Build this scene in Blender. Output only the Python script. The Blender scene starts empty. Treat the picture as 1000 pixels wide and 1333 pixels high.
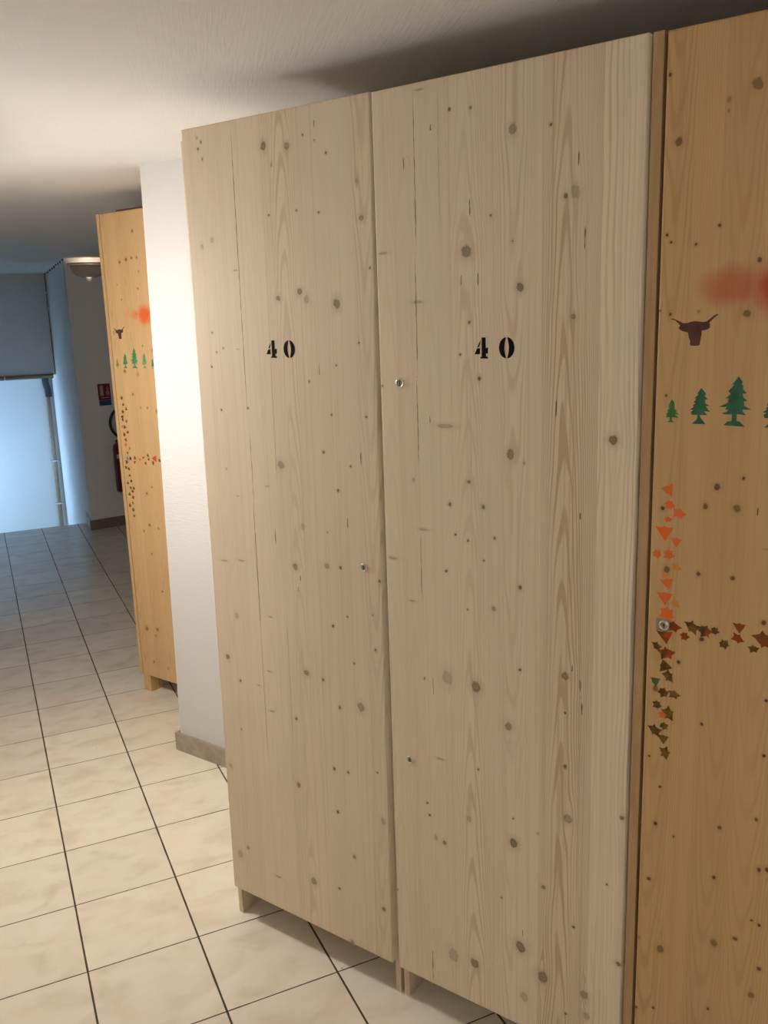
import bpy, bmesh, math, random
import numpy as np
from mathutils import Vector, Matrix
random.seed(7)
rng = np.random.default_rng(11)
SC = bpy.context.scene
COL = SC.collection


# lamps and exposure
LAMP_COL = (1.0, 0.945, 0.895)
LAMP1 = (0.68, 170.0)
FILL_LAMP = (-2.9, 93.0)  # place along the wall and strength of the added fill
DAY = 85.0
BULB = 8.0
EXPOSURE = 0.0

# knots, stencil outlines and leaves, in metres from the lower left corner of each door
KNOTS_L = [(0.2621,1.9759,0.0103,'k'), (0.3300,1.9673,0.0089,'k'), (0.3775,1.9841,0.0025,'k'), (0.4105,2.0026,0.0074,'c'), (0.4098,1.9696,0.0029,'k'), (0.4403,1.9411,0.0033,'k'), (0.2683,1.8283,0.0031,'k'), (0.3509,1.8317,0.0026,'k'), (0.4139,1.8226,0.0026,'k'), (0.5286,1.8015,0.0066,'k'), (0.5482,1.6997,0.0025,'k'), (0.2839,1.6453,0.0083,'k'), (0.3494,1.6575,0.0086,'k'), (0.3691,1.6401,0.0090,'f'), (0.4554,1.6288,0.0111,'k'), (0.5124,1.5443,0.0027,'k'), (0.0805,1.7870,0.0066,'f'), (0.0455,1.7730,0.0058,'f'), (0.0607,1.5691,0.0030,'k'), (0.0955,1.5319,0.0025,'k'), (0.0715,1.5223,0.0025,'k'), (0.0505,1.4866,0.0026,'k'), (0.0546,1.9942,0.0036,'k'), (0.0651,2.0080,0.0036,'k'), (0.0663,1.9708,0.0032,'k'), (0.0522,2.0188,0.0036,'f'), (0.2834,1.9335,0.0039,'f'), (0.4473,1.4948,0.0027,'k'), (0.5206,1.8756,0.0065,'f'), (0.1447,1.5296,0.0035,'h'), (0.1536,1.7131,0.0047,'h'), (0.0515,1.4859,0.0030,'k'), (0.0756,1.3800,0.0030,'k'), (0.0799,1.2310,0.0037,'f'), (0.1139,1.1640,0.0032,'h'), (0.2670,1.2561,0.0104,'k'), (0.1673,1.3878,0.0035,'k'), (0.3666,1.4569,0.0032,'k'), (0.4288,1.3834,0.0037,'k'), (0.5264,1.3834,0.0031,'k'), (0.4007,1.2959,0.0043,'k'), (0.4783,1.2690,0.0033,'k'), (0.4394,1.2098,0.0038,'k'), (0.4024,1.1054,0.0030,'k'), (0.2963,1.0055,0.0094,'k'), (0.3970,1.0221,0.0081,'k'), (0.4380,1.0237,0.0050,'k'), (0.5505,1.0085,0.0044,'k'), (0.4533,0.9045,0.0025,'k'), (0.5287,0.9224,0.0030,'k'), (0.4083,0.8741,0.0036,'k'), (0.0824,0.8400,0.0068,'f'), (0.3266,1.1109,0.0070,'f'), (0.3976,1.4862,0.0172,'c'), (0.5082,1.2866,0.0193,'c'), (0.2353,1.0742,0.0234,'c'), (0.4639,1.1347,0.0145,'c'), (0.0487,0.9850,0.0072,'h'), (0.1116,0.9941,0.0071,'h'), (0.2181,1.1986,0.0046,'h'), (0.2035,0.8580,0.0049,'h'), (0.3020,0.9496,0.0042,'c'), (0.3109,0.9779,0.0042,'c'), (0.0382,0.7145,0.0070,'k'), (0.0797,0.6554,0.0039,'k'), (0.0716,0.5119,0.0032,'k'), (0.3168,0.7321,0.0094,'k'), (0.4078,0.8725,0.0041,'k'), (0.4689,0.7904,0.0034,'k'), (0.5333,0.8377,0.0047,'k'), (0.3696,0.7252,0.0050,'k'), (0.2741,0.5964,0.0045,'k'), (0.4194,0.6634,0.0050,'k'), (0.4853,0.6816,0.0112,'k'), (0.3936,0.4911,0.0052,'k'), (0.4385,0.4945,0.0044,'k'), (0.5282,0.5212,0.0029,'k'), (0.2706,0.4075,0.0070,'k'), (0.0191,0.3878,0.0075,'f'), (0.0678,0.1486,0.0069,'k'), (0.0341,0.1168,0.0114,'f'), (0.3061,0.1352,0.0115,'k'), (0.4481,0.2614,0.0062,'k'), (0.3940,0.1496,0.0048,'k'), (0.5364,0.1469,0.0069,'k'), (0.4306,0.0044,0.0073,'k'), (0.5416,0.3949,0.0088,'f'), (0.4000,0.3724,0.0046,'k'), (0.1795,0.0994,0.0076,'h'), (0.1478,0.6578,0.0053,'h'), (0.1904,0.5955,0.0061,'h'), (0.1891,0.7067,0.0045,'h')]
KNOTS_R = [(0.3179,1.9284,0.0095,'k'), (0.1831,1.9830,0.0036,'k'), (0.2298,1.9791,0.0036,'k'), (0.3951,1.9259,0.0039,'k'), (0.4255,1.8016,0.0060,'k'), (0.2178,1.7196,0.0132,'k'), (0.3341,1.6470,0.0086,'k'), (0.2716,1.7811,0.0032,'k'), (0.3181,1.7314,0.0032,'k'), (0.0179,1.7287,0.0070,'h'), (0.2259,1.8002,0.0182,'c'), (0.4489,1.8620,0.0132,'c'), (0.4630,1.7259,0.0222,'c'), (0.2045,1.6650,0.0112,'c'), (0.2427,1.6659,0.0138,'c'), (0.0746,1.8987,0.0137,'c'), (0.1396,1.9568,0.0074,'c'), (0.1164,2.0289,0.0063,'h'), (0.4432,1.8073,0.0119,'f'), (0.0987,1.6266,0.0082,'h'), (0.4425,1.5887,0.0068,'k'), (0.2222,1.5830,0.0045,'k'), (0.1998,1.5203,0.0035,'k'), (0.2437,1.4731,0.0046,'k'), (0.4104,1.4187,0.0200,'c'), (0.1628,1.3742,0.0122,'h'), (0.3133,1.3239,0.0112,'k'), (0.5253,1.3636,0.0092,'p'), (0.2171,1.2605,0.0049,'k'), (0.1705,1.2084,0.0050,'k'), (0.2511,1.2108,0.0055,'k'), (0.1831,1.1446,0.0032,'k'), (0.2136,1.1349,0.0038,'k'), (0.2765,1.1477,0.0043,'k'), (0.0795,1.2536,0.0051,'f'), (0.3434,1.3084,0.0035,'f'), (0.0051,1.4542,0.0038,'k'), (0.1250,1.3860,0.0086,'c'), (0.4625,1.2136,0.0080,'c'), (0.1045,1.1463,0.0078,'h'), (0.2509,1.0968,0.0032,'k'), (0.1592,1.0607,0.0039,'k'), (0.3353,1.0509,0.0050,'k'), (0.2738,0.9946,0.0071,'k'), (0.2103,0.9824,0.0020,'k'), (0.0693,0.9785,0.0062,'h'), (0.0169,1.0707,0.0082,'h'), (0.1570,0.8149,0.0153,'f'), (0.2294,0.8087,0.0123,'k'), (0.4355,0.8803,0.0101,'k'), (0.3351,0.8716,0.0039,'k'), (0.3086,0.7375,0.0108,'k'), (0.4373,0.8000,0.0032,'k'), (0.4384,0.6812,0.0046,'k'), (0.1362,0.6112,0.0066,'h'), (0.2335,0.6143,0.0036,'k'), (0.1189,0.7854,0.0227,'c'), (0.4729,0.8165,0.0151,'c'), (0.4683,0.8657,0.0150,'c'), (0.4509,0.8993,0.0081,'c'), (0.0958,0.7984,0.0035,'k'), (0.4457,0.5627,0.0109,'k'), (0.3198,0.4613,0.0109,'k'), (0.3919,0.3803,0.0061,'k'), (0.0955,0.4880,0.0036,'k'), (0.1010,0.4582,0.0036,'k'), (0.1408,0.4000,0.0058,'k'), (0.1181,0.4050,0.0066,'f'), (0.2083,0.4841,0.0077,'f'), (0.3190,0.5217,0.0027,'k'), (0.2338,0.6143,0.0027,'k'), (0.1600,0.1065,0.0154,'f'), (0.2190,0.1113,0.0136,'k'), (0.3373,0.2077,0.0129,'k'), (0.3920,0.1533,0.0150,'k'), (0.4890,0.1552,0.0124,'k'), (0.4957,0.1038,0.0091,'f'), (0.4628,0.3116,0.0034,'k'), (0.2901,0.3137,0.0028,'k'), (0.3779,0.5058,0.0033,'f'), (0.5632,0.2665,0.0066,'k'), (0.5619,0.6041,0.0049,'k'), (0.5342,0.4423,0.0026,'k'), (0.0010,0.2220,0.0039,'k'), (-0.0022,0.4396,0.0037,'k'), (0.1010,0.0512,0.0475,'c'), (0.3427,0.2442,0.0099,'c'), (0.4477,0.0868,0.0043,'k'), (0.3467,0.0803,0.0117,'f')]
KNOTS_Y = [(0.0058,1.9762,0.0034,'k'), (0.0241,1.8709,0.0083,'k'), (0.1442,1.9401,0.0105,'k'), (0.0964,1.7326,0.0032,'k'), (0.1016,1.9233,0.0049,'f'), (0.0101,1.7238,0.0018,'k'), (0.0174,1.7119,0.0024,'k'), (0.0592,1.7053,0.0021,'k'), (0.1016,1.9069,0.0028,'f'), (0.0021,1.5983,0.0033,'k'), (0.0208,1.5923,0.0033,'k'), (0.0682,1.5952,0.0032,'f'), (0.1616,1.6739,0.0040,'k'), (0.1463,1.5903,0.0075,'k'), (0.0188,1.4527,0.0025,'k'), (0.1387,1.4536,0.0035,'k'), (0.1135,1.2965,0.0062,'k'), (0.1560,1.3157,0.0037,'k'), (0.1476,1.2625,0.0083,'k'), (0.0947,1.2603,0.0059,'k'), (0.0200,1.2498,0.0044,'k'), (0.0319,1.1360,0.0067,'k'), (0.0880,1.1360,0.0048,'k'), (0.1470,1.1365,0.0047,'k'), (0.0997,1.0141,0.0054,'k'), (0.2031,1.0645,0.0051,'k'), (0.0600,0.9614,0.0046,'k'), (0.1071,0.8498,0.0042,'k'), (0.2152,0.9219,0.0031,'k'), (0.2174,0.8166,0.0036,'k'), (0.0117,0.7585,0.0025,'k'), (0.1820,1.2598,0.0090,'c'), (0.1982,1.1954,0.0033,'h'), (0.0192,0.8999,0.0062,'k'), (0.0347,0.6997,0.0036,'k'), (0.0285,0.6188,0.0045,'k'), (0.1487,0.6504,0.0051,'k'), (0.0197,0.4937,0.0047,'k'), (0.1436,0.5431,0.0049,'k'), (0.0490,0.3436,0.0096,'k'), (0.1499,0.4032,0.0088,'k'), (0.1881,0.4287,0.0049,'k'), (0.2113,0.6877,0.0050,'k'), (0.2218,0.5888,0.0055,'k'), (0.2361,0.5942,0.0054,'k'), (0.2151,0.4799,0.0032,'k'), (0.2286,0.4754,0.0040,'k'), (0.2338,0.3834,0.0053,'k'), (0.2228,0.3204,0.0071,'k'), (0.0383,0.2012,0.0041,'k'), (0.1461,0.2519,0.0039,'k'), (0.0644,0.6023,0.0029,'k'), (0.0029,0.1860,0.0032,'k'), (0.0038,0.3528,0.0040,'f')]
KNOTS_F = [(0.0231,2.0688,0.0039,'k'), (0.2040,1.9893,0.0078,'k'), (0.1059,1.8709,0.0070,'k'), (0.1480,1.8804,0.0099,'k'), (0.1839,1.8841,0.0059,'k'), (0.2172,1.8840,0.0059,'k'), (0.2219,1.8282,0.0040,'k'), (0.2074,1.7599,0.0050,'k'), (0.0757,1.7810,0.0041,'f'), (0.0959,1.7186,0.0041,'k'), (0.1846,1.6573,0.0041,'k'), (0.0249,1.5830,0.0084,'f'), (0.2043,1.5244,0.0041,'k'), (0.2654,1.5054,0.0092,'f'), (0.0721,1.4171,0.0086,'k'), (0.1583,1.4052,0.0095,'f'), (0.2659,1.2491,0.0106,'k'), (0.1127,1.3182,0.0065,'k'), (0.2001,1.2618,0.0054,'k'), (0.1560,1.2625,0.0043,'k'), (0.1820,0.9145,0.0056,'k'), (0.1445,0.8833,0.0068,'k'), (0.1436,0.7385,0.0077,'k'), (0.2012,0.7288,0.0066,'k'), (0.1020,0.7065,0.0056,'k'), (0.1416,0.6058,0.0056,'k'), (0.1898,0.4363,0.0057,'k'), (0.0580,0.2349,0.0107,'k'), (0.1322,0.2452,0.0094,'k'), (0.1164,0.2123,0.0059,'k'), (0.0849,0.0766,0.0073,'k'), (0.1840,0.0661,0.0072,'f')]
OUT_BULL = [(0.0198,1.5843), (0.0264,1.5847), (0.0336,1.5816), (0.0432,1.5767), (0.0503,1.5766), (0.0572,1.5791), (0.0641,1.5797), (0.0710,1.5787), (0.0768,1.5779), (0.0819,1.5785), (0.0880,1.5831), (0.0945,1.5886), (0.1000,1.5905), (0.1018,1.5895), (0.0969,1.5863), (0.0904,1.5802), (0.0869,1.5763), (0.0887,1.5728), (0.0881,1.5683), (0.0843,1.5652), (0.0786,1.5641), (0.0752,1.5640), (0.0749,1.5571), (0.0735,1.5490), (0.0728,1.5398), (0.0694,1.5384), (0.0577,1.5385), (0.0559,1.5411), (0.0562,1.5469), (0.0534,1.5527), (0.0521,1.5609), (0.0491,1.5619), (0.0438,1.5628), (0.0384,1.5658), (0.0363,1.5681), (0.0370,1.5710), (0.0387,1.5728), (0.0352,1.5763), (0.0295,1.5817)]
OUT_T1 = [(0.0291,1.4462), (0.0334,1.4416), (0.0348,1.4294), (0.0387,1.4267), (0.0360,1.4247), (0.0427,1.4202), (0.0352,1.4200), (0.0420,1.4142), (0.0297,1.4150), (0.0305,1.4090), (0.0348,1.4061), (0.0219,1.4058), (0.0262,1.4092), (0.0265,1.4149), (0.0189,1.4142), (0.0220,1.4185), (0.0195,1.4194), (0.0237,1.4243), (0.0212,1.4252), (0.0253,1.4310), (0.0234,1.4328), (0.0263,1.4414)]
OUT_T2 = [(0.0785,1.4672), (0.0846,1.4605), (0.0877,1.4560), (0.0845,1.4541), (0.0902,1.4478), (0.0857,1.4464), (0.0869,1.4403), (0.0943,1.4369), (0.0871,1.4361), (0.0951,1.4264), (0.0848,1.4273), (0.0905,1.4207), (0.0778,1.4206), (0.0799,1.4151), (0.0885,1.4052), (0.0648,1.4047), (0.0736,1.4130), (0.0742,1.4205), (0.0641,1.4205), (0.0629,1.4256), (0.0674,1.4286), (0.0615,1.4297), (0.0680,1.4351), (0.0653,1.4360), (0.0702,1.4411), (0.0668,1.4422), (0.0711,1.4482), (0.0683,1.4496), (0.0745,1.4557), (0.0726,1.4571)]
OUT_T3 = [(0.1389,1.4876), (0.1467,1.4779), (0.1442,1.4761), (0.1470,1.4717), (0.1473,1.4663), (0.1536,1.4597), (0.1469,1.4583), (0.1489,1.4520), (0.1552,1.4472), (0.1492,1.4458), (0.1505,1.4386), (0.1620,1.4323), (0.1483,1.4322), (0.1494,1.4277), (0.1544,1.4230), (0.1391,1.4243), (0.1397,1.4129), (0.1450,1.4113), (0.1532,1.4034), (0.1182,1.4046), (0.1249,1.4113), (0.1314,1.4125), (0.1313,1.4235), (0.1173,1.4230), (0.1154,1.4253), (0.1232,1.4277), (0.1248,1.4314), (0.1195,1.4316), (0.1228,1.4359), (0.1096,1.4355), (0.1242,1.4432), (0.1246,1.4514), (0.1191,1.4498), (0.1278,1.4578), (0.1236,1.4626), (0.1298,1.4696), (0.1327,1.4741), (0.1288,1.4735), (0.1345,1.4804)]
LEAF_Y = [(0.0301,1.2858,0.0116), (0.0324,1.2563,0.0088), (0.0510,1.2430,0.0116), (0.0315,1.2304,0.0066), (0.0251,1.2049,0.0142), (0.0463,1.1897,0.0089), (0.0133,1.1633,0.0086), (0.0340,1.1639,0.0100), (0.0498,1.1422,0.0090), (0.0281,1.1251,0.0058), (0.0333,1.1101,0.0109), (0.0297,1.0815,0.0134), (0.0505,1.0728,0.0092), (0.0343,1.0504,0.0135), (0.0489,1.0291,0.0134), (0.0337,1.0071,0.0135), (0.0691,1.0134,0.0084), (0.0801,1.0349,0.0136), (0.1050,1.0295,0.0120), (0.1220,1.0338,0.0074), (0.0172,0.9857,0.0096), (0.0382,0.9750,0.0150), (0.0359,0.9482,0.0119), (0.0431,0.9290,0.0119), (0.0190,0.9155,0.0093), (0.0346,0.8946,0.0102), (0.0552,0.8960,0.0106), (0.0229,0.8672,0.0089), (0.0341,0.8499,0.0080), (0.0460,0.8541,0.0135), (0.0191,0.8152,0.0133), (0.0382,0.8273,0.0080), (0.0370,0.8008,0.0099), (0.0420,0.7723,0.0124), (0.1398,1.0124,0.0090), (0.1632,1.0481,0.0099), (0.1627,1.0273,0.0106), (0.1898,1.0137,0.0088), (0.2039,1.0336,0.0185)]
LEAF_F = [(0.0553,1.3013), (0.0611,1.2712), (0.0796,1.2530), (0.0557,1.2406), (0.0494,1.2190), (0.0488,1.2047), (0.0741,1.1996), (0.0400,1.1726), (0.0576,1.1734), (0.0510,1.1398), (0.0747,1.1502), (0.0572,1.1169), (0.0535,1.0920), (0.0775,1.0779), (0.0604,1.0578), (0.0773,1.0330), (0.1072,1.0385), (0.1029,1.0192), (0.1416,1.0336), (0.1662,1.0439), (0.1997,1.0375), (0.1781,1.0192), (0.1981,1.0536), (0.2420,1.0423), (0.2714,1.0382), (0.2281,1.0226), (0.0502,1.0156), (0.0411,0.9914), (0.0600,0.9850), (0.0621,0.9553), (0.0680,0.9307), (0.0424,0.9191), (0.0594,0.8984), (0.0810,0.8992), (0.0716,0.8836), (0.0473,0.8699), (0.0694,0.8571), (0.0654,0.8291), (0.0419,0.8162), (0.0635,0.7992), (0.0667,0.7718)]

# ---------------------------------------------------------------- helpers
def link(o, parent=None):
    COL.objects.link(o)
    if parent is not None:
        o.parent = parent
    return o

def mesh_obj(name, verts, faces, mats, parent=None, fmat=None, smooth=False):
    me = bpy.data.meshes.new(name)
    me.from_pydata([tuple(v) for v in verts], [], [tuple(f) for f in faces])
    for m in (mats if isinstance(mats, (list, tuple)) else [mats]):
        me.materials.append(m)
    if fmat:
        me.polygons.foreach_set('material_index', fmat)
    if smooth:
        me.polygons.foreach_set('use_smooth', [True] * len(me.polygons))
    me.update()
    return link(bpy.data.objects.new(name, me), parent)

def bm_obj(name, bm, mats, parent=None, smooth=False):
    me = bpy.data.meshes.new(name)
    bmesh.ops.recalc_face_normals(bm, faces=bm.faces)
    bm.to_mesh(me); bm.free()
    for m in (mats if isinstance(mats, (list, tuple)) else [mats]):
        me.materials.append(m)
    if smooth:
        me.polygons.foreach_set('use_smooth', [True] * len(me.polygons))
    return link(bpy.data.objects.new(name, me), parent)

def bm_box(bm, x0, x1, y0, y1, z0, z1, mi=0, bevel=0.0):
    b = bmesh.new()
    vs = [b.verts.new(p) for p in ((x0,y0,z0),(x1,y0,z0),(x1,y1,z0),(x0,y1,z0),(x0,y0,z1),(x1,y0,z1),(x1,y1,z1),(x0,y1,z1))]
    for f in ((0,3,2,1),(4,5,6,7),(0,1,5,4),(1,2,6,5),(2,3,7,6),(3,0,4,7)):
        b.faces.new([vs[i] for i in f])
    if bevel:
        bmesh.ops.bevel(b, geom=b.edges[:], offset=bevel, segments=2, affect='EDGES', profile=0.6)
    merge(bm, b, mi)

def merge(bm, b, mi=0):
    mp = {}
    for v in b.verts:
        mp[v] = bm.verts.new(v.co)
    for f in b.faces:
        try:
            nf = bm.faces.new([mp[v] for v in f.verts])
            nf.material_index = mi; nf.smooth = f.smooth
        except ValueError:
            pass
    b.free()

def bm_prism(bm, bottom, top, mi=0):
    n = len(bottom)
    lo = [bm.verts.new(p) for p in bottom]; hi = [bm.verts.new(p) for p in top]
    fs = [bm.faces.new(lo[::-1]), bm.faces.new(hi)]
    for i in range(n):
        j = (i + 1) % n
        fs.append(bm.faces.new((lo[i], lo[j], hi[j], hi[i])))
    for f in fs:
        f.material_index = mi

def bm_lathe(bm, prof, seg=32, axis='z', origin=(0,0,0), mi=0, smooth=True):
    o = Vector(origin)
    def P(r, h, a):
        c, s = r*math.cos(a), r*math.sin(a)
        return o + (Vector((c, s, h)) if axis == 'z' else Vector((c, -h, s)))
    rings = []
    for r, h in prof:
        if r < 1e-6:
            rings.append([bm.verts.new(P(0, h, 0))])
        else:
            rings.append([bm.verts.new(P(r, h, 2*math.pi*k/seg)) for k in range(seg)])
    for A_, B_ in zip(rings, rings[1:]):
        for k in range(seg):
            l = (k + 1) % seg
            if len(A_) == 1 and len(B_) == 1: continue
            if len(A_) == 1: f = bm.faces.new((A_[0], B_[k], B_[l]))
            elif len(B_) == 1: f = bm.faces.new((A_[k], B_[0], A_[l]))
            else: f = bm.faces.new((A_[k], B_[k], B_[l], A_[l]))
            f.smooth = smooth; f.material_index = mi

def bm_tube(bm, pts, r, seg=12, mi=0, caps=True):
    pts = [Vector(p) for p in pts]
    rings = []; prev = None
    for i, p in enumerate(pts):
        t = (pts[min(i+1, len(pts)-1)] - pts[max(i-1, 0)]).normalized()
        if prev is None:
            a = t.orthogonal().normalized()
        else:
            a = (prev - t * prev.dot(t)).normalized()
        prev = a; b = t.cross(a)
        rr = r[i] if isinstance(r, (list, tuple)) else r
        rings.append([bm.verts.new(p + (a*math.cos(q) + b*math.sin(q))*rr) for q in [2*math.pi*k/seg for k in range(seg)]])
    for A_, B_ in zip(rings, rings[1:]):
        for k in range(seg):
            l = (k+1) % seg
            f = bm.faces.new((A_[k], A_[l], B_[l], B_[k])); f.smooth = True; f.material_index = mi
    if caps:
        f = bm.faces.new(rings[0][::-1]); f.material_index = mi
        f = bm.faces.new(rings[-1]); f.material_index = mi

def bez(pts, n=10):
    out = []
    P = [Vector(p) for p in pts]
    for i in range(len(P)-1):
        p0 = P[max(i-1,0)]; p1 = P[i]; p2 = P[i+1]; p3 = P[min(i+2,len(P)-1)]
        for k in range(n):
            t = k/n
            out.append(0.5*((2*p1)+(p2-p0)*t+(2*p0-5*p1+4*p2-p3)*t*t+(3*p1-p0-3*p2+p3)*t**3))
    out.append(P[-1]); return out

def thing(name, label, cat, loc=(0,0,0), rz=0.0, group=None):
    o = bpy.data.objects.new(name, None); COL.objects.link(o)
    o.empty_display_size = 0.1
    o.location = loc; o.rotation_euler = (0,0,rz)
    return tag(o, label, cat, group)

def tag(o, label, cat, group=None):
    o['label'] = label; o['category'] = cat
    if group: o['group'] = group
    return o

def struct(o):
    o['kind'] = 'structure'; return o

# ---------------------------------------------------------------- node helpers
def new_mat(name):
    m = bpy.data.materials.new(name); m.use_nodes = True
    nt = m.node_tree; nt.nodes.clear()
    out = nt.nodes.new('ShaderNodeOutputMaterial')
    bs = nt.nodes.new('ShaderNodeBsdfPrincipled')
    nt.links.new(bs.outputs[0], out.inputs[0])
    return m, nt, bs

class G:
    def __init__(s, nt): s.nt = nt
    def put(s, sock, v):
        if hasattr(v, 'links') or hasattr(v, 'is_linked'): s.nt.links.new(v, sock)
        elif isinstance(v, (tuple, list)):
            sock.default_value = tuple(v) if len(v) == len(sock.default_value) else tuple(v) + (1,)
        else: sock.default_value = v
    def math(s, op, a, b=0.0, c=None, clamp=False):
        n = s.nt.nodes.new('ShaderNodeMath'); n.operation = op; n.use_clamp = clamp
        s.put(n.inputs[0], a); s.put(n.inputs[1], b)
        if c is not None: s.put(n.inputs[2], c)
        return n.outputs[0]
    def vmul(s, v, k):
        n = s.nt.nodes.new('ShaderNodeVectorMath'); n.operation = 'MULTIPLY'
        s.put(n.inputs[0], v); n.inputs[1].default_value = k; return n.outputs[0]
    def vadd(s, v, k):
        n = s.nt.nodes.new('ShaderNodeVectorMath'); n.operation = 'ADD'
        s.put(n.inputs[0], v); s.put(n.inputs[1], k); return n.outputs[0]
    def length(s, v):
        n = s.nt.nodes.new('ShaderNodeVectorMath'); n.operation = 'LENGTH'
        s.put(n.inputs[0], v); return n.outputs['Value']
    def noise(s, v, scale, detail=2.0, rough=0.5, dist=0.0, out='Fac'):
        n = s.nt.nodes.new('ShaderNodeTexNoise'); s.put(n.inputs['Vector'], v)
        n.inputs['Scale'].default_value = scale; n.inputs['Detail'].default_value = detail
        n.inputs['Roughness'].default_value = rough; n.inputs['Distortion'].default_value = dist
        return n.outputs[out]
    def ramp(s, f, stops, interp='LINEAR'):
        n = s.nt.nodes.new('ShaderNodeValToRGB'); s.put(n.inputs[0], f)
        cr = n.color_ramp; cr.interpolation = interp
        while len(cr.elements) < len(stops): cr.elements.new(0.5)
        for e, (p, c) in zip(cr.elements, stops):
            e.position = p; e.color = tuple(c)+(1,) if isinstance(c, (tuple, list)) else (c, c, c, 1)
        return n.outputs[0]
    def range(s, f, a, b, c, d, smooth=False):
        n = s.nt.nodes.new('ShaderNodeMapRange'); s.put(n.inputs[0], f)
        if smooth: n.interpolation_type = 'SMOOTHSTEP'
        for i, v in enumerate((a, b, c, d)): n.inputs[i+1].default_value = v
        return n.outputs[0]
    def mix(s, f, a, b, mode='MIX'):
        n = s.nt.nodes.new('ShaderNodeMix'); n.data_type = 'RGBA'; n.blend_type = mode
        s.put(n.inputs[0], f); s.put(n.inputs[6], a); s.put(n.inputs[7], b)
        return n.outputs[2]
    def attr(s, name, out='Fac'):
        n = s.nt.nodes.new('ShaderNodeAttribute'); n.attribute_name = name; return n.outputs[out]
    def obj(s):
        return s.nt.nodes.new('ShaderNodeTexCoord').outputs['Object']
    def pos(s):
        return s.nt.nodes.new('ShaderNodeNewGeometry').outputs['Position']
    def sep(s, v):
        n = s.nt.nodes.new('ShaderNodeSeparateXYZ'); s.put(n.inputs[0], v); return n.outputs
    def comb(s, x, y, z):
        n = s.nt.nodes.new('ShaderNodeCombineXYZ')
        for i, v in enumerate((x, y, z)): s.put(n.inputs[i], v)
        return n.outputs[0]
    def bump(s, bs, h, strength=0.2, dist=0.002):
        n = s.nt.nodes.new('ShaderNodeBump'); n.inputs['Strength'].default_value = strength
        n.inputs['Distance'].default_value = dist
        s.put(n.inputs['Height'], h); s.nt.links.new(n.outputs[0], bs.inputs['Normal'])

def plain(name, c, rough=0.5, metal=0.0, var=0.06, scale=40.0, coat=0.0, spec=None):
    m, nt, bs = new_mat(name); g = G(nt)
    n = g.noise(g.obj(), scale, 3)
    lo = tuple(x*(1-var) for x in c); hi = tuple(min(1, x*(1+var)) for x in c)
    g.put(bs.inputs['Base Color'], g.ramp(n, [(0.3, lo), (0.7, hi)]))
    bs.inputs['Roughness'].default_value = rough; bs.inputs['Metallic'].default_value = metal
    bs.inputs['Coat Weight'].default_value = coat
    if spec is not None: bs.inputs['Specular IOR Level'].default_value = spec
    return m

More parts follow.
